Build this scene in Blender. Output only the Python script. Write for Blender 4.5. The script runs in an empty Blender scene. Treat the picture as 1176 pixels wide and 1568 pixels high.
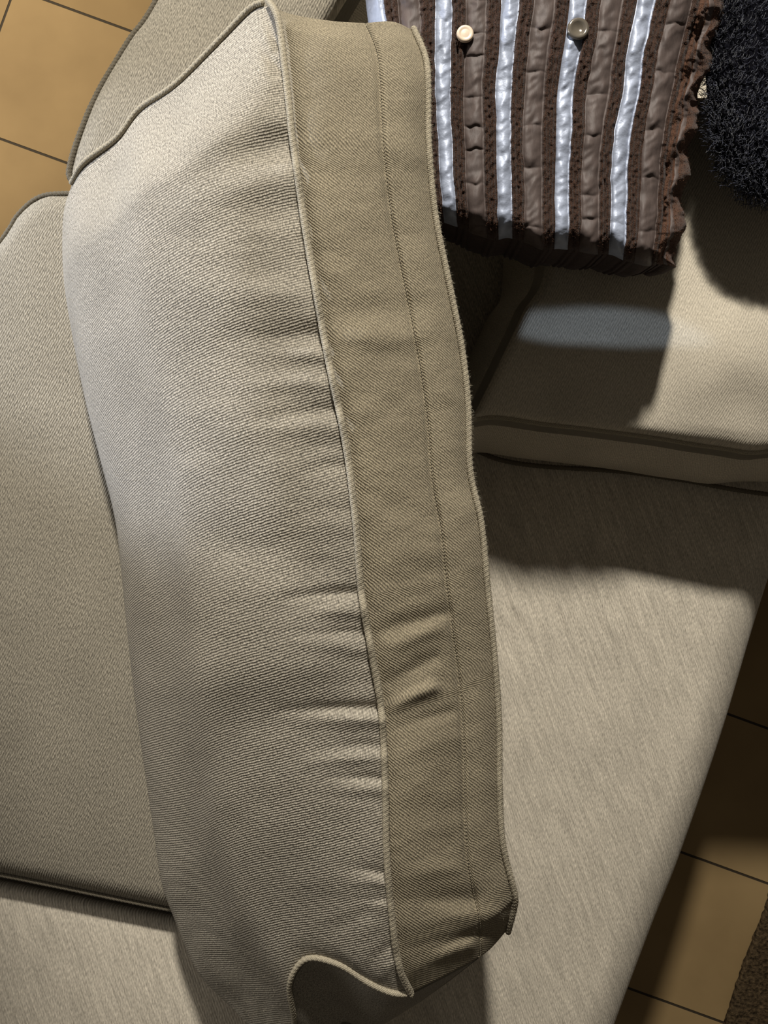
import bpy, math, random
import numpy as np
random.seed(3); rng=np.random.default_rng(5)
F=1136.0; CZ=1.45
scene=bpy.context.scene
scene.view_settings.view_transform='Standard'
scene.view_settings.look='None'

def W(px,py,z):
    d=CZ-z
    return np.stack([(px-588)/F*d,(784-py)/F*d,z+0*px],-1)

def curve(pts,n=400):
    P=np.array(pts,float)
    P=np.vstack([2*P[0]-P[1],P,2*P[-1]-P[-2]])
    out=[]
    for i in range(1,len(P)-2):
        t=np.linspace(0,1,30,endpoint=False)[:,None]
        a,b,c,d=P[i-1],P[i],P[i+1],P[i+2]
        out.append(.5*((2*b)+(-a+c)*t+(2*a-5*b+4*c-d)*t**2+(-a+3*b-3*c+d)*t**3))
    out.append(P[-2][None])
    Q=np.vstack(out)
    s=np.r_[0,np.cumsum(np.linalg.norm(np.diff(Q[:,:2],axis=0),axis=1))]; s/=s[-1]
    def f(t):
        t=np.asarray(t,float)
        return np.stack([np.interp(t,s,Q[:,k]) for k in range(Q.shape[1])],-1)
    return f

def coons(T,B,L,R,U,V):
    Tt,Bb=T(U),B(U); Ll,Rr=L(V),R(V)
    u=U[...,None]; v=V[...,None]
    c00=T(0.);c10=T(1.);c01=B(0.);c11=B(1.)
    return (1-v)*Tt+v*Bb+(1-u)*Ll+u*Rr-((1-u)*(1-v)*c00+u*(1-v)*c10+(1-u)*v*c01+u*v*c11)

def ss(a,b,x):
    t=np.clip((x-a)/(b-a),0,1); return t*t*(3-2*t)

def vnoise(x,y,seed=0):
    xi=np.floor(x).astype(int); yi=np.floor(y).astype(int)
    fx=x-xi; fy=y-yi; fx=fx*fx*(3-2*fx); fy=fy*fy*(3-2*fy)
    def h(a,b):
        n=np.sin(a*127.1+b*311.7+seed*74.7)*43758.5453
        return n-np.floor(n)
    return (h(xi,yi)*(1-fx)+h(xi+1,yi)*fx)*(1-fy)+(h(xi,yi+1)*(1-fx)+h(xi+1,yi+1)*fx)*fy-.5

def mesh_obj(name,verts,faces,mats,uv=None,fmat=None,parent=None,smooth=True):
    me=bpy.data.meshes.new(name)
    me.from_pydata([tuple(map(float,v)) for v in verts],[],[tuple(int(i) for i in f) for f in faces])
    for m in mats: me.materials.append(m)
    if uv is not None:
        l=me.uv_layers.new(name='UVMap')
        idx=np.empty(len(me.loops),dtype=np.int32); me.loops.foreach_get('vertex_index',idx)
        l.data.foreach_set('uv',np.asarray(uv,dtype=np.float32)[idx].ravel())
    if fmat is not None: me.polygons.foreach_set('material_index',np.asarray(fmat,dtype=np.int32))
    if smooth: me.polygons.foreach_set('use_smooth',np.ones(len(me.polygons),dtype=bool))
    me.update()
    o=bpy.data.objects.new(name,me); scene.collection.objects.link(o)
    if parent: o.parent=parent
    return o

def gfaces(nr,nc,off=0,wrap=False):
    f=[]
    for i in range(nr-1):
        for j in range(nc if wrap else nc-1):
            a=off+i*nc+j; b=off+i*nc+(j+1)%nc
            f.append((a,off+(i+1)*nc+j,off+(i+1)*nc+(j+1)%nc,b))
    return f

def tube(name,pts,r,mat,parent=None,seg=12,twist=0.0045,step=0.0009):
    P=np.array(pts,float)
    s=np.r_[0,np.cumsum(np.linalg.norm(np.diff(P,axis=0),axis=1))]
    n=max(8,int(s[-1]/step)); t=np.linspace(0,s[-1],n)
    Q=np.stack([np.interp(t,s,P[:,k]) for k in range(3)],-1)
    T=np.gradient(Q,axis=0); T/=np.linalg.norm(T,axis=1)[:,None]+1e-9
    up=np.array([0,0,1.]); A=np.cross(T,up); A/=np.linalg.norm(A,axis=1)[:,None]+1e-9
    B=np.cross(A,T)
    ph=np.linspace(0,2*math.pi,seg,endpoint=False)
    rr=r*(1+(0.09*np.sin(ph[None]*2+2*math.pi*t[:,None]/twist) if twist else 0))*(1+.06*vnoise(t*90,0*t,3))[:,None]
    V=Q[:,None]+A[:,None]*(np.cos(ph)[None]*rr)[...,None]+B[:,None]*(np.sin(ph)[None]*rr)[...,None]
    uv=np.stack([np.broadcast_to(ph*r,(n,seg)),np.broadcast_to(t[:,None],(n,seg))],-1).reshape(-1,2)
    f=gfaces(n,seg,0,True)
    f.append(tuple(range(seg))); f.append(tuple((n-1)*seg+i for i in range(seg-1,-1,-1)))
    return mesh_obj(name,V.reshape(-1,3),f,[mat],uv,parent=parent)

def empty(name):
    o=bpy.data.objects.new(name,None); scene.collection.objects.link(o); return o

# ---------------- materials
def lin(c): 
    return tuple(((x/255)/12.92 if x/255<=.04045 else ((x/255+.055)/1.055)**2.4) for x in c)+(1,)

def nodes(name):
    m=bpy.data.materials.new(name); m.use_nodes=True
    nt=m.node_tree; return m,nt,nt.nodes['Principled BSDF']

def fabric(name,col,rot=-35,period=.0024,weave=.22,speck=.25,stretch=(1,1),bump=.00025,speckscale=900,sheen=.05,streak=0,streakrot=0,mott=.34):
    m,nt,b=nodes(name); N=nt.nodes; L=nt.links
    b.inputs['Roughness'].default_value=.95
    b.inputs['Specular IOR Level'].default_value=.06
    b.inputs['Sheen Weight'].default_value=sheen
    uv=N.new('ShaderNodeUVMap'); 
    mp=N.new('ShaderNodeMapping'); mp.inputs['Rotation'].default_value[2]=math.radians(rot); L.new(uv.outputs[0],mp.inputs[0])
    wv=N.new('ShaderNodeTexWave'); wv.inputs['Scale'].default_value=.314/period; wv.inputs['Distortion'].default_value=2.2
    wv.inputs['Detail'].default_value=2; wv.inputs['Detail Scale'].default_value=1.3
    L.new(mp.outputs[0],wv.inputs['Vector'])
    mp2=N.new('ShaderNodeMapping'); mp2.inputs['Scale'].default_value=(stretch[0],stretch[1],1); mp2.inputs['Rotation'].default_value[2]=math.radians(rot+8); L.new(uv.outputs[0],mp2.inputs[0])
    ns=N.new('ShaderNodeTexNoise'); ns.inputs['Scale'].default_value=speckscale; ns.inputs['Detail'].default_value=2; L.new(mp2.outputs[0],ns.inputs['Vector'])
    lo=N.new('ShaderNodeTexNoise'); lo.inputs['Scale'].default_value=14; lo.inputs['Detail'].default_value=4; L.new(uv.outputs[0],lo.inputs['Vector'])
    def math_(op,a,c,d=None):
        n=N.new('ShaderNodeMath'); n.operation=op
        for i,x in enumerate([a,c,d]):
            if x is None: continue
            if isinstance(x,(int,float)): n.inputs[i].default_value=x
            else: L.new(x,n.inputs[i])
        return n.outputs[0]
    w=math_('MULTIPLY_ADD',wv.outputs['Fac'],weave,1-weave*.5)
    s=math_('MULTIPLY_ADD',ns.outputs['Fac'],speck*3,1-speck*1.5)
    s=math_('MAXIMUM',s,.35)
    l=math_('MULTIPLY_ADD',lo.outputs['Fac'],mott,1-mott/2)
    k=math_('MULTIPLY',math_('MULTIPLY',w,s),l)
    if streak:
        mp3=N.new('ShaderNodeMapping'); mp3.inputs['Rotation'].default_value[2]=math.radians(streakrot); L.new(uv.outputs[0],mp3.inputs[0])
        mp4=N.new('ShaderNodeMapping'); mp4.inputs['Scale'].default_value=(260,18,1); L.new(mp3.outputs[0],mp4.inputs[0])
        n3=N.new('ShaderNodeTexNoise'); n3.inputs['Scale'].default_value=1; n3.inputs['Detail'].default_value=3; L.new(mp4.outputs[0],n3.inputs['Vector'])
        k=math_('MULTIPLY',k,math_('MULTIPLY_ADD',n3.outputs['Fac'],streak*2,1-streak))
    vm=N.new('ShaderNodeVectorMath'); vm.operation='SCALE'; vm.inputs[0].default_value=lin(col)[:3]; L.new(k,vm.inputs['Scale'])
    L.new(vm.outputs[0],b.inputs['Base Color'])
    h=math_('ADD',math_('MULTIPLY',wv.outputs['Fac'],.7),math_('MULTIPLY',ns.outputs['Fac'],1.1))
    bp=N.new('ShaderNodeBump'); bp.inputs['Distance'].default_value=bump; bp.inputs['Strength'].default_value=1; L.new(h,bp.inputs['Height']); L.new(bp.outputs[0],b.inputs['Normal'])
    return m

M_face=fabric('beige_denim',(152,145,132),rot=-72,period=.0022,weave=.34,speck=.8,stretch=(1,.45),bump=.0006,speckscale=700,mott=.5)  # cloth darkened to stand in for weaker key light than on the seat
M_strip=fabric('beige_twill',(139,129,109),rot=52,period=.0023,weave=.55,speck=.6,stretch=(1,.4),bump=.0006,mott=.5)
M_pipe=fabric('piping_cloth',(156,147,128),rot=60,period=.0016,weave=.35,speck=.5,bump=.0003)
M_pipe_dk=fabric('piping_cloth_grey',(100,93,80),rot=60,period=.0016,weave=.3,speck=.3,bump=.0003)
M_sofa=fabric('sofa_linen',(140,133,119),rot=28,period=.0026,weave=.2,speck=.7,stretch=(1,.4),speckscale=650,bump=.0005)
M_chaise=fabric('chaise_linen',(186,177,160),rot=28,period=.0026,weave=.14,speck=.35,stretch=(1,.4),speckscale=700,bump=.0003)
M_seat=fabric('seat_linen',(192,183,167),rot=-20,period=.003,weave=.12,speck=.45,stretch=(1,.3),streak=.4,streakrot=-22,speckscale=700)  # cloth lightened to stand in for stronger key light than on the cushion

# ---------------- floor
def tile_mat():
    m,nt,b=nodes('terracotta_tile'); N=nt.nodes; L=nt.links
    g=N.new('ShaderNodeNewGeometry'); a=math.radians(20)
    outs=[]
    for vec,off in (((math.cos(a),-math.sin(a),0),1.028),((math.sin(a),math.cos(a),0),.711)):
        d=N.new('ShaderNodeVectorMath'); d.operation='DOT_PRODUCT'; d.inputs[1].default_value=vec; L.new(g.outputs['Position'],d.inputs[0])
        q=N.new('ShaderNodeMath'); q.operation='ADD'; q.inputs[1].default_value=off+2.85; L.new(d.outputs['Value'],q.inputs[0])
        r=N.new('ShaderNodeMath'); r.operation='DIVIDE'; r.inputs[1].default_value=.285; L.new(q.outputs[0],r.inputs[0]); outs.append(r.outputs[0])
    c=N.new('ShaderNodeCombineXYZ'); L.new(outs[0],c.inputs[0]); L.new(outs[1],c.inputs[1])
    br=N.new('ShaderNodeTexBrick'); br.offset=0; br.inputs['Scale'].default_value=1; br.inputs['Brick Width'].default_value=1; br.inputs['Row Height'].default_value=1
    br.inputs['Mortar Size'].default_value=.009; br.inputs['Mortar Smooth'].default_value=.3
    br.inputs['Color1'].default_value=lin((146,124,88)); br.inputs['Color2'].default_value=lin((138,116,80)); br.inputs['Mortar'].default_value=lin((52,44,33))
    L.new(c.outputs[0],br.inputs['Vector'])
    n=N.new('ShaderNodeTexNoise'); n.inputs['Scale'].default_value=5; n.inputs['Detail'].default_value=6; L.new(g.outputs['Position'],n.inputs['Vector'])
    r=N.new('ShaderNodeValToRGB'); r.color_ramp.elements[0].color=(.66,.61,.54,1); r.color_ramp.elements[1].color=(1.1,1.08,1.05,1); r.color_ramp.elements[0].position=.3; r.color_ramp.elements[1].position=.7
    L.new(n.outputs['Fac'],r.inputs[0])
    mx=N.new('ShaderNodeMix'); mx.data_type='RGBA'; mx.blend_type='MULTIPLY'; mx.inputs[0].default_value=.6
    L.new(br.outputs['Color'],mx.inputs[6]); L.new(r.outputs[0],mx.inputs[7]); L.new(mx.outputs[2],b.inputs['Base Color'])
    b.inputs['Roughness'].default_value=.75
    b.inputs['Specular IOR Level'].default_value=.25
    bp=N.new('ShaderNodeBump'); bp.inputs['Distance'].default_value=.002; bp.invert=True; L.new(br.outputs['Fac'],bp.inputs['Height']); L.new(bp.outputs[0],b.inputs['Normal'])
    return m
M_tile=tile_mat()
mesh_obj('floor',[(-3,-3,0),(3,-3,0),(3,3,0),(-3,3,0)],[(0,1,2,3)],[M_tile],smooth=False)

# ---------------- generic upholstered panel
def panel(name,T,B,L,R,z0,bulge,nu,nv,r,rings,mat,parent,extra=None):
    T,B,L,R=[curve(c) for c in (T,B,L,R)]
    u=.5-.5*np.cos(np.linspace(0,math.pi,nu)); v=.5-.5*np.cos(np.linspace(0,math.pi,nv))
    U,V=np.meshgrid(u,v)
    I=coons(T,B,L,R,U,V)
    P0=W(I[...,0],I[...,1],z0)
    wu=np.linalg.norm(P0[:,-1]-P0[:,0],axis=1)[:,None]; wv=np.linalg.norm(P0[-1]-P0[0],axis=1)[None]
    d=np.minimum(np.minimum(U,1-U)*wu,np.minimum(V,1-V)*wv)
    dd=np.clip(r-d,0,r)
    Z=z0-(r-np.sqrt(np.maximum(r*r-dd*dd,0)))*.9+bulge*(16*U*(1-U)*V*(1-V))**.6
    if extra is not None: Z=Z+extra(I[...,0],I[...,1],U,V)
    P=W(I[...,0],I[...,1],Z)
    uv=np.stack([P[...,0],P[...,1]],-1).reshape(-1,2)
    verts=P.reshape(-1,3); faces=gfaces(nv,nu)
    idx=np.arange(nv*nu).reshape(nv,nu)
    loop=np.r_[idx[0,:-1],idx[:-1,-1],idx[-1,:0:-1],idx[:0:-1,0]]
    Bd=verts[loop]; nl=len(loop)
    tg=np.roll(Bd,-1,0)-np.roll(Bd,1,0)
    nm=np.stack([-tg[:,1],tg[:,0]],-1); nm/=np.linalg.norm(nm,axis=1)[:,None]+1e-9
    c=Bd[:,:2].mean(0)
    if (nm*(Bd[:,:2]-c)).sum()<0: nm=-nm
    allv=[verts]; alluv=[uv]; prev=loop; off=len(verts)
    al=np.r_[0,np.cumsum(np.linalg.norm(np.diff(Bd[:,:2],axis=0),axis=1))]
    for z,o in rings:
        Q=Bd.copy(); Q[:,:2]+=nm*o; Q[:,2]=np.minimum(z,Bd[:,2]-.001) if z>z0-.12 else z
        allv.append(Q); alluv.append(np.stack([al,np.full(nl,z)],-1))
        cur=np.arange(off,off+nl); off+=nl
        for k in range(nl):
            faces.append((prev[k],prev[(k+1)%nl],cur[(k+1)%nl],cur[k]))
        prev=cur
    faces.append(tuple(prev[::-1]))
    return mesh_obj(name,np.vstack(allv),faces,[mat],np.vstack(alluv),parent=parent)

def pipe(name,pts,z,r,mat,parent):
    c=curve(pts)(np.linspace(0,1,300))
    zz=z if np.isscalar(z) else np.interp(np.linspace(0,1,300),np.linspace(0,1,len(z)),z)
    return tube(name,W(c[:,0],c[:,1],zz+0*c[:,0]),r,mat,parent)

sofa=empty('sectional_sofa')
def seatx(px,py,U,V):
    wy=np.exp(-((py-930-.12*(px-750))/60)**2)*ss(1060,960,px)*ss(700,760,px)
    q=px-.35*(py-900)
    return .005*wy*vnoise(q/8+vnoise(px/30,py/30,72)*2,py/80,71)
panel('seat_cushion',
  [(560,60),(900,60),(1440,60)],[(470,1740),(700,1740),(880,1740)],
  [(560,60),(540,900),(470,1740)],[(1440,60),(1300,520),(1176,885),(1105,1120),(1040,1310),(1000,1410),(940,1570),(880,1740)],
  .47,.012,280,320,.045,[(.41,.004),(.36,0),(.30,-.01),(.06,-.02)],M_seat,sofa,seatx)
panel('chaise_base',  # unseen base under the chaise, added to shade the floor at right
  [(1000,60),(1300,60),(2000,60)],[(1000,725),(1300,740),(2000,800)],
  [(1000,60),(1000,400),(1000,725)],[(2000,60),(2000,400),(2000,800)],
  .465,.0,20,20,.01,[(.44,.0),(.36,0),(.06,-.01)],M_sofa,sofa)
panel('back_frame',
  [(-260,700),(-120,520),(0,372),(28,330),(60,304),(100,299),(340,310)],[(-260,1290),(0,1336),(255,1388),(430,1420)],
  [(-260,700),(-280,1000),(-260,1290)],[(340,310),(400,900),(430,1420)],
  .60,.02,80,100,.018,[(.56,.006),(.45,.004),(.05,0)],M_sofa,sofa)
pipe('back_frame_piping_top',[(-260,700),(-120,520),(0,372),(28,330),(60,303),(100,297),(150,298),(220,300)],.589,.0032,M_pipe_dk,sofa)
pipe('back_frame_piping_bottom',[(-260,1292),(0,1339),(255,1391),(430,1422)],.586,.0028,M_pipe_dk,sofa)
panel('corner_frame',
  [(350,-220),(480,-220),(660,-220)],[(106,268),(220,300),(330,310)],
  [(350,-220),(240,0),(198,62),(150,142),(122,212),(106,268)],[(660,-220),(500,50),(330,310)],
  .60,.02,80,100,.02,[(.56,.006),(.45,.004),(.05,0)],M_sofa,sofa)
pipe('corner_frame_piping',[(350,-220),(240,0),(198,62),(150,142),(120,212),(106,262),(112,280)],.59,.0034,M_pipe_dk,sofa)
panel('arm_frame',
  [(-260,1300),(0,1346),(255,1398),(500,1440)],[(-260,1800),(200,1800),(560,1800)],
  [(-260,1300),(-270,1550),(-260,1800)],[(500,1440),(530,1600),(560,1800)],
  .555,.012,70,60,.02,[(.5,.004),(.45,.0),(.05,0)],M_seat,sofa)

# upper right cushion
uc=empty('sofa_chaise_cushion')
front=[(722,642),(760,638),(830,648),(900,656),(1000,669),(1060,679),(1110,686),(1150,692),(1200,688),(1300,690),(1480,700)]
def ucx(px,py,U,V):
    return .022*np.exp(-(((px-1150)/120)**2+((py-540)/90)**2))*ss(0,.06,1-V)+.003*vnoise(px/60,py/60,4)*ss(0,.06,1-V)
panel('cushion_body',
  [(830,150),(1000,150),(1480,150)],front,
  [(830,150),(835,400),(800,480),(760,565),(722,642)],[(1480,150),(1490,400),(1480,700)],
  .628,.008,110,90,.014,[(.60,.008),(.57,.02),(.54,.028),(.51,.032),(.487,.026)],M_chaise,uc,ucx)
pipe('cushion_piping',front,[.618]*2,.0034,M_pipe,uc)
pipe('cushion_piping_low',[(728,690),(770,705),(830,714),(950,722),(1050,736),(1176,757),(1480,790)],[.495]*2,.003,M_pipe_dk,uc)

# ---------------- main cushion
mc=empty('sofa_back_cushion')
FOLDS=[
 (350,520,495,515,16,-.003),(430,545,497,545,10,.002),(370,590,505,585,14,.003),(400,640,515,628,12,-.0022),(390,660,520,655,14,.0018),
 (470,720,530,712,10,-.0018),(330,250,445,225,26,-.006),(300,300,455,265,24,.004),(300,440,480,460,26,.003),
 (440,915,550,908,9,-.0040),(460,940,552,938,11,.0028),(460,972,560,968,7,-.0015),(440,985,565,995,12,.002),
 (430,1088,580,1084,10,-.0050),(470,1105,583,1103,11,.0036),(500,1145,585,1140,8,-.0014),(470,1168,586,1162,10,.0026),(500,1192,588,1192,7,-.0026),(520,1212,588,1212,8,.002),
 (540,1330,590,1338,7,-.0020),(550,1352,592,1356,7,.002),(545,1378,596,1378,6,-.0018),(480,1440,560,1400,14,-.002),
 (560,1480,610,1440,8,-.0025),(575,1500,615,1470,8,.0025),(200,800,480,860,50,-.004),(150,560,430,560,60,-.003),
 (250,1050,470,1020,50,.004),(400,420,440,20,20,-.001),(395,60,425,110,10,-.004),(405,20,425,75,7,-.004)]
SF=[(555,975,680,940,12,-.003),(570,1010,672,960,12,.0025),(580,1055,665,1008,12,-.003),(586,1092,662,1054,11,.006),(592,1120,690,1090,10,-.0018),
 (600,1160,690,1130,16,.0015),(470,180,640,240,22,.0015),(500,480,640,470,20,-.002),(510,520,620,520,20,.002),
 (600,1345,690,1330,14,.002),(600,1380,720,1375,14,-.003),(610,1420,760,1400,14,.003),(615,1455,760,1425,10,-.004),(640,1480,720,1450,9,.003),
 (590,1250,700,1240,20,-.0015),(560,850,670,850,20,.0015),(545,760,660,790,20,-.0015)]
def folds(px,py,L):
    h=np.zeros_like(px)
    for x0,y0,x1,y1,w,a in L:
        dx,dy=x1-x0,y1-y0; l2=dx*dx+dy*dy
        t=((px-x0)*dx+(py-y0)*dy)/l2; tc=np.clip(t,0,1)
        bend=6*np.sin(tc*math.pi)*(1 if a>0 else .8)
        D=np.hypot(px-(x0+tc*dx),py-(y0+tc*dy)+bend*.4)
        env=(.25+.75*ss(0,.8,tc))
        h+=a*np.exp(-(D/w)**2)*env
    return h
P1pts=[(412,5,.795),(428,40,.808),(440,130,.818),(450,220,.823),(465,330,.826),(485,450,.828),(505,560,.83),(530,680,.83),(545,800,.83),(553,900,.828),(568,990,.824),(584,1085,.82),(590,1200,.822),(592,1300,.82),(600,1400,.812),(612,1480,.80),(630,1520,.785)]
P2pts=[(632,46,.775),(650,90,.785),(654,130,.79),(655,220,.792),(665,330,.792),(685,430,.792),(705,530,.79),(715,620,.79),(718,720,.79),(735,800,.79),(745,900,.788),(755,1000,.785),(762,1100,.782),(763,1200,.78),(768,1290,.777),(786,1365,.768),(786,1385,.76),(776,1425,.745)]
Lpts=[(110,282,.68),(97,330,.665),(97,420,.66),(110,510,.66),(130,610,.66),(150,690,.66),(175,790,.66),(185,870,.66),(195,970,.66),(205,1060,.66),(220,1170,.66),(235,1270,.66),(247,1350,.66),(268,1410,.66),(302,1488,.66),(356,1545,.665),(412,1600,.675)]
Tpts=[(110,282,.68),(130,250,.70),(180,212,.72),(215,168,.735),(270,130,.755),(340,60,.775),(385,14,.788),(412,5,.795)]
Bpts=[(412,1600,.675),(450,1572,.725),(444,1505,.765),(470,1466,.778),(520,1475,.785),(565,1503,.786),(600,1518,.785),(630,1520,.785)]
STp=[(412,5,.795),(440,20,.80),(500,31,.798),(555,35,.793),(600,33,.785),(632,46,.775)]
SBp=[(630,1520,.785),(662,1504,.78),(700,1484,.772),(745,1458,.76),(776,1425,.745)]
cP1,cP2,cL,cT,cB,cST,cSB=[curve(c) for c in (P1pts,P2pts,Lpts,Tpts,Bpts,STp,SBp)]
NR=620
v=np.linspace(0,1,NR)
uf=np.linspace(0,1,150)**1.5
U,V=np.meshgrid(uf,v)
I=coons(cT,cB,cL,cP1,U,V)
px,py=I[...,0],I[...,1]
zl=cL(V)[...,2]; zp=cP1(V)[...,2]
g=(1-(1-U)**2.3)**(1/2.0)
endf=np.clip(ss(0,.10,V)*ss(0,.38,1-V),0,1)
Zb=zl+(zp-zl)*g+.022*np.sin(math.pi*U)**1.2
Z=I[...,2]*(1-endf)+Zb*endf
bul=np.sqrt(np.clip(1-(1-np.clip(V/.12,0,1))**2,0,1))*np.sqrt(np.clip(1-(1-np.clip((1-V)/.16,0,1))**2,0,1))
Z+=.006*(bul-.8)*np.sin(math.pi*np.clip(U,0,1))
Z+=folds(px,py,FOLDS)
near=np.exp(-np.abs(1-U)*380/120)
Z+=(.0008+.0012*near)*vnoise(px/60,py/30,1)+.0005*near*vnoise(px/26,py/11,2)
dpp=np.abs(1-U)*380
Z-=.0016*np.exp(-(dpp/12)**2)
Z+=.0004*np.sin(py/8.5+3*vnoise(py/40,0*py,7))*np.exp(-dpp/30)
A=W(px,py,Z)
us=np.linspace(0,1,70)
U2,V2=np.meshgrid(us,v)
I2=coons(cST,cSB,cP1,cP2,U2,V2)
px2,py2=I2[...,0],I2[...,1]
Z2=I2[...,2]+.004*np.sin(math.pi*np.clip(U2/.66,0,1))*(U2<.66)+.003*np.sin(math.pi*np.clip((U2-.66)/.34,0,1))
e2=np.clip(np.minimum(V2,1-V2)/.02,0,1); Z2+=.004*(e2-1)
Z2-=.0036*np.exp(-((U2-.66)*150/3.2)**2)+.0016*np.exp(-(U2*150/10)**2)+.0015*np.exp(-((1-U2)*150/7)**2)
Z2+=.0012*np.exp(-((U2-.70)*150/4.0)**2)
ex2=ss(0,.12,U2)
Z2+=folds(px2,py2,SF)*(.3+.7*ex2)+.0014*vnoise(px2/40,py2/30,11)+.0005*vnoise(px2/16,py2/12,12)
B2=W(px2,py2,Z2)
Pr=B2[:,-1]; Lf=A[:,0]
def off(P,dx,dy,z): 
    Q=P.copy(); Q[:,0]+=dx; Q[:,1]+=dy; Q[:,2]=z; return Q
yc=(Pr[:,1]+Lf[:,1])/2
ext=[off(Pr,-.001,0,Pr[:,2]-.012),off(Pr,.001,0,Pr[:,2]-.05),off(Pr,0,0,.66+0*yc),off(Pr,-.004,0,.56+0*yc),off(Pr,-.015,0,.505+0*yc),off(Pr,-.04,0,.49+0*yc)]
mid=(Pr+Lf)/2; mid[:,2]=.56; ext.append(mid)
ext+= [off(Lf,.09,0,.61+0*yc),off(Lf,.035,0,.62+0*yc),off(Lf,.01,0,Lf[:,2]-.03),off(Lf,.001,0,Lf[:,2]-.012)]
E=np.stack(ext,1)
P=np.concatenate([A,B2[:,1:],E],1)
nr,nc=P.shape[:2]
arc=np.cumsum(np.r_['1',np.zeros((nr,1)),np.linalg.norm(np.diff(P,axis=1),axis=2)],axis=1)
arc=arc-arc[:,149:150]
Lk=(P[...,1]*-1)
uv=np.stack([arc,Lk],-1).reshape(-1,2)
faces=gfaces(nr,nc,0,True)
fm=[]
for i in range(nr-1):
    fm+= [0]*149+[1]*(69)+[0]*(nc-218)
verts=[P.reshape(-1,3)]; uvs=[uv]; o0=nr*nc
for row,cen in ((nr-1,W(np.array(545.),np.array(1590.),.63)),(0,W(np.array(400.),np.array(120.),.66))):
    ring=P[row]; prev=row*nc+np.arange(nc)
    for t in (.04,.12,.25,.45,.7):
        Q=ring*(1-t)+cen*t
        bulge=math.sin(t*math.pi)*.006
        Q=Q.copy(); Q[:,1]+=(-bulge if row else bulge)
        verts.append(Q); uvs.append(np.stack([Q[:,0],Q[:,2]+Q[:,1]],-1))
        cur=np.arange(o0,o0+nc); o0+=nc
        for k in range(nc):
            a,b_,c,d=prev[k],prev[(k+1)%nc],cur[(k+1)%nc],cur[k]
            faces.append((a,d,c,b_) if row else (a,b_,c,d)); fm.append(0)
        prev=cur
    verts.append(cen[None]); uvs.append(np.array([[cen[0],cen[1]]]))
    for k in range(nc):
        faces.append((prev[k],o0,prev[(k+1)%nc]) if row else (prev[k],prev[(k+1)%nc],o0)); fm.append(0)
    o0+=1
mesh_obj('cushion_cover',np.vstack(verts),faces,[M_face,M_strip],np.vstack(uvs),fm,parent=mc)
def lift(P,dz,dx=0):
    Q=P.copy(); Q[:,2]+=dz; Q[:,0]+=dx; return Q
def sm(P,n=9):
    Q=P.copy(); k=np.ones(n)/n
    for c in range(3):
        e=np.r_[np.full(n//2,Q[0,c]),Q[:,c],np.full(n//2,Q[-1,c])]
        s_=np.convolve(e,k,'valid'); s_[:n]=Q[:n,c]; s_[-n:]=Q[-n:,c]; Q[:,c]=s_
    return Q
ridge=A[:,-1].copy(); ridge[:,2]=np.maximum(ridge[:,2],np.maximum(A[:,-8:,2].max(1),B2[:,:6,2].max(1))-.0006)
main_path=lift(sm(ridge,7),.0018); front_path=lift(sm(B2[:,-1]),.0022,.0008)
tube('piping_main',main_path,.0030,M_pipe,mc)
tube('piping_front',front_path,.0029,M_pipe,mc)
tube('piping_end_low',lift(A[-1],.002)[::3],.0027,M_pipe,mc)
tube('piping_end_top',lift(A[0],.002)[::3],.0027,M_pipe,mc)
k=int(.66*69)
st=lift(B2[:,k],.0010,.0022)
s=np.r_[0,np.cumsum(np.linalg.norm(np.diff(st,axis=0),axis=1))]
allv=[];allf=[];o=0
t=0.004
while t<s[-1]-.006:
    a=np.array([np.interp(t,s,st[:,q]) for q in range(3)]); b=np.array([np.interp(t+.0022,s,st[:,q]) for q in range(3)])
    w=.00035
    for pnt in (a,b):
        allv+=[pnt+[-w,0,0],pnt+[0,0,w*1.4],pnt+[w,0,0]]
    allf+=[(o,o+1,o+4,o+3),(o+1,o+2,o+5,o+4),(o,o+2,o+1),(o+3,o+4,o+5)]
    o+=6; t+=.0032
mesh_obj('seam_stitching',allv,allf,[M_pipe],np.zeros((len(allv),2)),parent=mc)
fv=[];ff=[];o=0
def fibre(p,d,ln,w):
    global o
    d=np.array(d); d/=np.linalg.norm(d)+1e-9
    s_=np.cross(d,[0,0,1]); s_=s_/(np.linalg.norm(s_)+1e-6)*w
    q=p+d*ln*.55; c=np.array([random.gauss(0,1),random.gauss(0,1),0])*ln*.25; e=p+d*ln+c
    fv.extend([p-s_,p+s_,q+s_*.8,q-s_*.8,e]); ff.append((o,o+1,o+2,o+3)); ff.append((o+3,o+2,o+4)); o+=5
for pth,n_ in ((main_path,1500),(front_path,2600)):
    for _ in range(n_):
        p=pth[random.randrange(len(pth))]; a=random.uniform(0,math.pi)
        d=[math.cos(a),random.gauss(0,.4),math.sin(a)]
        fibre(p+np.array([math.cos(a),0,math.sin(a)])*.0027,d,random.uniform(.0012,.0035),.00009)
for _ in range(7000):
    i=random.randrange(10,NR-10); j=random.randrange(5,217); p=P[i,j]
    fibre(p+np.array([0,0,.0001]),[random.gauss(0,1),random.gauss(0,1),.35],random.uniform(.0012,.003),.0001)
mesh_obj('loose_fibres',fv,ff,[M_pipe],np.zeros((len(fv),2)),parent=mc,smooth=False)

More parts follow.
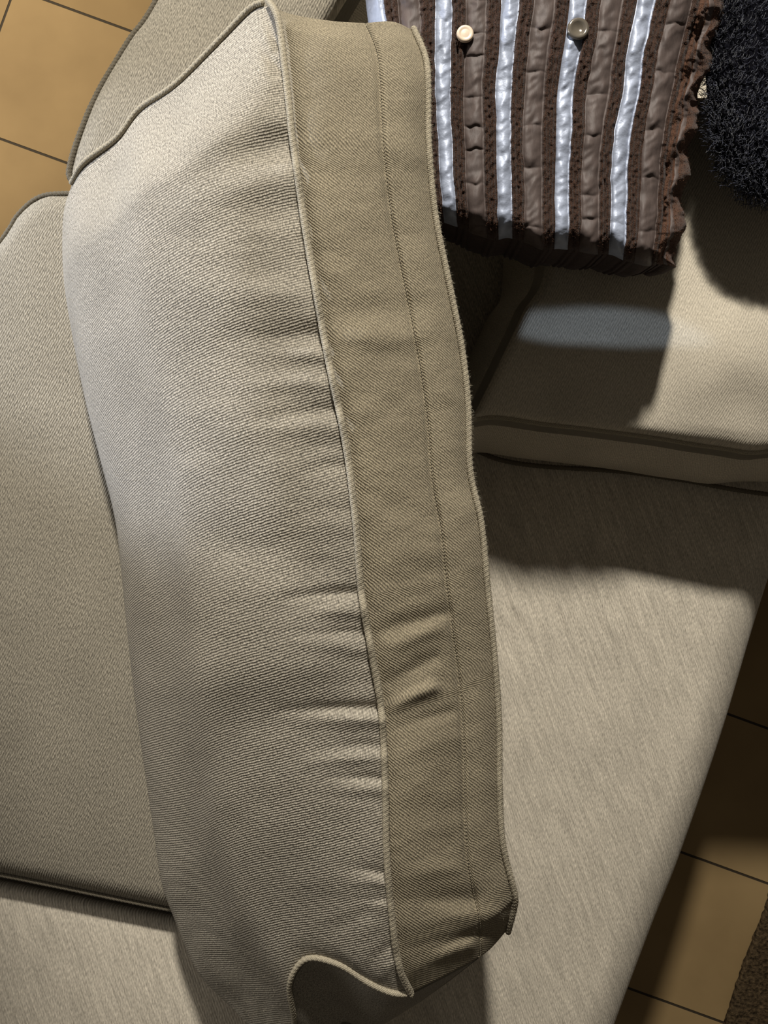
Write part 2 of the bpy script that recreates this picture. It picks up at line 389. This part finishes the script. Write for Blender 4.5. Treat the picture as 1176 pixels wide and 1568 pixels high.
# ---------------- striped pillow
def simple(name,col,rough,bumpS=0,bumpD=0,metal=0,sheen=0,scale3=(1,1,1),var=.3,spec=.5):
    m,nt,b=nodes(name); N=nt.nodes; L=nt.links
    b.inputs['Roughness'].default_value=rough; b.inputs['Metallic'].default_value=metal; b.inputs['Sheen Weight'].default_value=sheen
    b.inputs['Specular IOR Level'].default_value=spec
    tc=N.new('ShaderNodeTexCoord'); mp=N.new('ShaderNodeMapping'); mp.inputs['Scale'].default_value=scale3; L.new(tc.outputs['Object'],mp.inputs[0])
    n=N.new('ShaderNodeTexNoise'); n.inputs['Scale'].default_value=bumpS or 50; n.inputs['Detail'].default_value=4; L.new(mp.outputs[0],n.inputs['Vector'])
    r=N.new('ShaderNodeValToRGB'); c=lin(col)
    r.color_ramp.elements[0].position=.3; r.color_ramp.elements[1].position=.7
    r.color_ramp.elements[0].color=tuple(x*(1-var) for x in c[:3])+(1,); r.color_ramp.elements[1].color=tuple(min(1,x*(1+var)) for x in c[:3])+(1,)
    L.new(n.outputs['Fac'],r.inputs[0]); L.new(r.outputs[0],b.inputs['Base Color'])
    if bumpD:
        bp=N.new('ShaderNodeBump'); bp.inputs['Distance'].default_value=bumpD; L.new(n.outputs['Fac'],bp.inputs['Height']); L.new(bp.outputs[0],b.inputs['Normal'])
    return m
M_silver=simple('silver_satin',(154,162,180),.5,55,.0018,.15,scale3=(1.2,1.4,1),var=.18,spec=.4)
M_taupe=simple('taupe_satin',(82,71,67),.6,90,.0008,.0,scale3=(2,.8,1),var=.15,spec=.3)
M_velvet=simple('brown_velvet',(55,38,29),.9,900,.001,0,sheen=.12,var=.5,spec=.1)
M_brown=simple('brown_chenille',(78,53,39),.9,900,.001,0,sheen=.1,var=.5,spec=.1)

sp=empty('striped_throw_pillow')
pT=curve([(520,-240),(850,-260),(1175,-240)]); pB=curve([(595,338),(690,350),(760,366),(850,380),(930,395),(985,408),(1036,412)])
pL=curve([(520,-240),(560,0),(575,180),(595,338)]); pR=curve([(1175,-240),(1112,0),(1078,120),(1055,240),(1046,330),(1036,412)])
NP=5.25; ncol=int(NP*48); nrow=460
u=np.linspace(0,1,ncol); v=np.linspace(0,1,nrow)
U,V=np.meshgrid(u,v)
per=1/NP
ph=((U-.214)/per+.5)%1-.5
kk=np.floor((U-.214)/per+.5).astype(int)
I=coons(pT,pB,pL,pR,U,V)
px,py=I[...,0],I[...,1]
px=px+5*vnoise(U*8,py/70,21)+2*vnoise(px/20,py/18,24)
py=py+16*vnoise(px/26,py/60,22)*ss(.6,1,V)
lim=np.interp(py,[40,100,150,420],[500,600,652,662])
px=np.where(px<lim+20,lim+20*np.exp(np.clip((px-lim-20)/20,-8,0)),px)
ed=np.minimum(np.minimum(U,1-U)*4.0,np.minimum(V,1-V)*9)
rnd=np.sqrt(1-(1-np.clip(ed/.55,0,1))**2)
Z=.712+.040*rnd+.018*np.sin(math.pi*U)+.006*vnoise(px/70,py/70,23)
wS=.130; wT=.165
ap=np.abs(ph)
def puff(x,hw): return np.sqrt(np.clip(1-(x/hw)**2,0,1))
isS=ap<wS; isT=ap>.5-wT
def segments(kid,seed,lmin,lmax):
    r=random.Random(seed*100+kid); b=[-300]
    while b[-1]<480: b.append(b[-1]+r.uniform(lmin,lmax))
    return np.array(b)
H=np.zeros_like(Z)
for k in range(-3,7):
    for (mask,seed,l0,l1,hw,xx,amp,dep) in ((isS&(kk==k),1,60,170,wS,ap,.006,.15),(isT&(np.floor((U-.214)/per).astype(int)==k),2,34,100,wT,.5-ap,.0055,.35)):
        if not mask.any(): continue
        b=segments(k,seed,l0,l1)
        yy=py[mask]+6*vnoise(px[mask]/9,py[mask]/40,60+k); j=np.clip(np.searchsorted(b,yy)-1,0,len(b)-2)
        t=(yy-b[j])/(b[j+1]-b[j])
        sgp=(1-np.abs(2*t-1)**9)
        wr=.0028*vnoise(px[mask]/12,yy/20,31+k)+.0018*vnoise(px[mask]/10+yy/12,yy/11,35+k)
        H[mask]=(amp*puff(xx[mask],hw)*((1-dep)+dep*sgp)+wr*puff(xx[mask],hw))
isC=~(isS|isT)
gap0,gap1=wS,.5-wT
cc=np.clip((ap-gap0)/(gap1-gap0),0,1)
cord=.0072*np.abs(np.sin(cc*math.pi*2))**.6
H=np.where(isC,cord+.0016*vnoise(px/5.0,py/4.0,41)+.0005*np.sin(py/2.6+px/2),H)
Z=Z+H
hem=U>.93
Z=np.where(hem,Z+.003*np.sin(py/11+U*60)+.002*vnoise(px/5,py/5,43),Z)
px=np.where(U>.93,px+ (5*np.sin(py/13)+7*vnoise(px/9,py/9,44))*(U-.93)/.07,px)
P=W(px,py,Z)
faces=gfaces(nrow,ncol)
colS=isS[0]; colT=isT[0]
cmat=np.where(colS,0,np.where(colT,1,2))
cmat[u>.93]=3; cmat[(u>.955)&(u<.968)]=1
fm=[]
for i in range(nrow-1): fm+=list(cmat[:-1])
idx=np.arange(nrow*ncol).reshape(nrow,ncol)
loop=np.r_[idx[0,:-1],idx[:-1,-1],idx[-1,:0:-1],idx[:0:-1,0]]
verts=[P.reshape(-1,3)]; o0=nrow*ncol; prev=loop; Bd=verts[0][loop]; cen=Bd.mean(0)
for t,z in ((.01,.69),(.03,.668),(.08,.654),(.35,.652)):
    Q=Bd*(1-t)+cen*t; Q[:,2]=z
    verts.append(Q); cur=np.arange(o0,o0+len(loop)); o0+=len(loop)
    for q in range(len(loop)):
        faces.append((prev[q],prev[(q+1)%len(loop)],cur[(q+1)%len(loop)],cur[q])); fm.append(2)
    prev=cur
faces.append(tuple(prev[::-1])); fm.append(2)
mesh_obj('ribbed_cover',np.vstack(verts),faces,[M_silver,M_taupe,M_velvet,M_brown],None,fm,parent=sp)
fv=[];ff=[];o=0
cols=np.where((cmat>=2))[0]
for _ in range(26000):
    i=random.randrange(60,nrow); j=int(random.choice(cols)); p=P[i,j]
    d=np.array([random.gauss(0,1),random.gauss(0,1),abs(random.gauss(0,.8))]); d/=np.linalg.norm(d); ln=random.uniform(.0010,.0026)
    s_=np.cross(d,[0,0,1]); s_=s_/(np.linalg.norm(s_)+1e-6)*.0002
    fv+=[p-s_,p+s_,p+d*ln]; ff.append((o,o+1,o+2)); o+=3
mesh_obj('cord_fuzz',fv,ff,[M_brown],None,parent=sp,smooth=False)
M_pearl=simple('pearl_button',(215,195,170),.25,60,0,0,var=.1)
M_glass=simple('smoky_button',(110,102,90),.15,60,0,.2,var=.2)
def button(name,x,y,z,r,mat,ring):
    i,j=np.unravel_index(np.argmin((px-x)**2+(py-y)**2),px.shape)
    z=float(P[max(0,i-6):i+6,max(0,j-6):j+6,2].max())+.001
    c=W(np.array(float(x)),np.array(float(y)),z)
    prof=[(0,.0005 if ring else .0022),(.45,.0006 if ring else .0021),(.6,.002),(.8,.0028),(.95,.002),(1,.0005),(.9,-.001),(0,-.0012)]
    V=[];n=32
    for pr,h in prof:
        for a in range(n):
            V.append(c+np.array([pr*r*math.cos(a*2*math.pi/n),pr*r*math.sin(a*2*math.pi/n),h]))
    mesh_obj(name,V,gfaces(len(prof),n,0,True),[mat],None,parent=sp)
button('button_pearl',712,53,.778,.0080,M_pearl,False)
button('button_smoky',885,45,.782,.0100,M_glass,True)

# ---------------- fuzzy pillow
fz=empty('fuzzy_throw_pillow')
M_navy=simple('navy_wool',(50,53,68),.9,300,.001,0,sheen=.3,var=.6,spec=.1)
M_navy_b=simple('navy_wool_core',(12,12,18),.95,300,.002,0,var=.4,spec=.05)
cenf=W(np.array(1242.),np.array(85.),.71)
def blob(th,phi):
    c,s_=np.cos(th),np.sin(th)
    rx=.110*(1+.06*np.sin(3*th+1)); ry=.145*(1+.05*np.sin(2*th))
    return np.stack([cenf[0]+rx*np.sign(c)*np.abs(c)**.85*np.cos(phi),cenf[1]+ry*np.sign(s_)*np.abs(s_)**.85*np.cos(phi),cenf[2]+.045*np.sin(phi)],-1)
th=np.linspace(0,2*math.pi,64,endpoint=False); phs=np.linspace(-math.pi/2,math.pi/2,33)
TH,PH=np.meshgrid(th,phs)
Bv=blob(TH,PH)
mesh_obj('pillow_core',Bv.reshape(-1,3),gfaces(33,64,0,True),[M_navy_b],None,parent=fz)
fv=[];ff=[];o=0
for _ in range(9000):
    a=random.uniform(0,2*math.pi); b_=math.asin(random.uniform(-.2,1))
    p=blob(np.array(a),np.array(b_)); nrm=(p-cenf)/np.array([.110**2,.145**2,.045**2]); nrm/=np.linalg.norm(nrm)
    t1=np.cross(nrm,[random.random(),random.random(),random.random()]); t1/=np.linalg.norm(t1); t2=np.cross(nrm,t1)
    R=random.uniform(.0012,.0035); turns=random.uniform(.3,1.0); ln=random.uniform(.004,.014); r0=.00035
    lean=t1*random.uniform(-.008,.008)
    pts=[]
    for q in range(8):
        f=q/7; an=f*turns*2*math.pi
        pts.append(p+nrm*ln*f+lean*f+R*(math.cos(an)-1)*t1+R*math.sin(an)*t2)
    for q in range(8):
        for e in range(3):
            an=e*2.094; fv.append(pts[q]+r0*(math.cos(an)*t1+math.sin(an)*nrm))
    for q in range(7):
        for e in range(3):
            ff.append((o+q*3+e,o+q*3+(e+1)%3,o+(q+1)*3+(e+1)%3,o+(q+1)*3+e))
    o+=24
mesh_obj('wool_curls',fv,ff,[M_navy],None,parent=fz)

# ---------------- rug
M_rug=simple('dark_rug_pile',(66,54,38),.95,160,.004,0,var=.7,spec=.1)
def rug():
    T=curve([(1210,1250),(1350,1290),(1500,1340)]);B=curve([(1085,1640),(1250,1690),(1400,1740)])
    L=curve([(1210,1250),(1170,1390),(1135,1480),(1085,1640)]);R=curve([(1500,1340),(1450,1500),(1400,1740)])
    U,V=np.meshgrid(np.linspace(0,1,120),np.linspace(0,1,220))
    I=coons(T,B,L,R,U,V)
    e=np.minimum(np.minimum(U,1-U)*8,np.minimum(V,1-V)*10)
    Z=.002+.010*np.clip(e/.2,0,1)**.5+.003*vnoise(I[...,0]/4,I[...,1]/4,51)*np.clip(e/.2,0,1)
    X=I[...,0]+3*vnoise(I[...,0]/6,I[...,1]/6,52)
    P=W(X,I[...,1],Z)
    mesh_obj('floor_rug',P.reshape(-1,3),gfaces(220,120),[M_rug],None)
rug()

# ---------------- lights
def aim(o,tgt):
    from mathutils import Vector
    o.rotation_euler=(Vector(tgt)-o.location).to_track_quat('-Z','Y').to_euler()
def spot(name,loc,tgt,e,col,size,blend,rad,scale=(1,1,1)):
    l=bpy.data.lights.new(name,'SPOT'); l.energy=e; l.color=col; l.spot_size=math.radians(size); l.spot_blend=blend; l.shadow_soft_size=rad
    o=bpy.data.objects.new(name,l); scene.collection.objects.link(o); o.location=loc; aim(o,tgt); o.scale=scale; return o
def area(name,loc,tgt,e,col,sx,sy,spread=180):
    l=bpy.data.lights.new(name,'AREA'); l.shape='RECTANGLE'; l.size=sx; l.size_y=sy; l.energy=e; l.color=col; l.spread=math.radians(spread)
    o=bpy.data.objects.new(name,l); scene.collection.objects.link(o); o.location=loc; aim(o,tgt); return o
spot('lamp_key',(-.05,2.2,2.4),(0.12,.10,.5),440,(1,.95,.86),31,.5,.09)
area('window_light',(-2.2,.9,1.45),(-.1,0,.7),15,(1,.96,.90),1.0,1.0)
spot('window_beam',(-1.7,.55,1.08),(-.25,.25,.73),125,(.76,.83,1.0),21,.35,.04)
spot('floor_fill',(-1.7,1.9,2.1),(-1.0,1.15,0),400,(1,.87,.66),38,.7,.12)  # added warm fill spot to brighten the upper-left tiles
tg=W(np.array(922.),np.array(503.),.636)
spot('cool_band_spot',(.25,-1.3,1.95),tuple(map(float,tg)),60,(.58,.74,1.0),7.5,.5,.004,(1,.12,1))  # added spot, squeezed flat to lay a cool light band on the chaise
w=bpy.data.worlds.new('room_ambient'); scene.world=w; w.use_nodes=True
w.node_tree.nodes['Background'].inputs[0].default_value=(1,.88,.72,1); w.node_tree.nodes['Background'].inputs[1].default_value=.07

# ---------------- camera
cam=bpy.data.cameras.new('camera'); co=bpy.data.objects.new('camera',cam); scene.collection.objects.link(co)
co.location=(0,0,CZ); co.rotation_euler=(0,0,0)
cam.sensor_fit='VERTICAL'; cam.sensor_height=24; cam.sensor_width=18; cam.lens=F/1568*24; cam.clip_start=.01
scene.camera=co
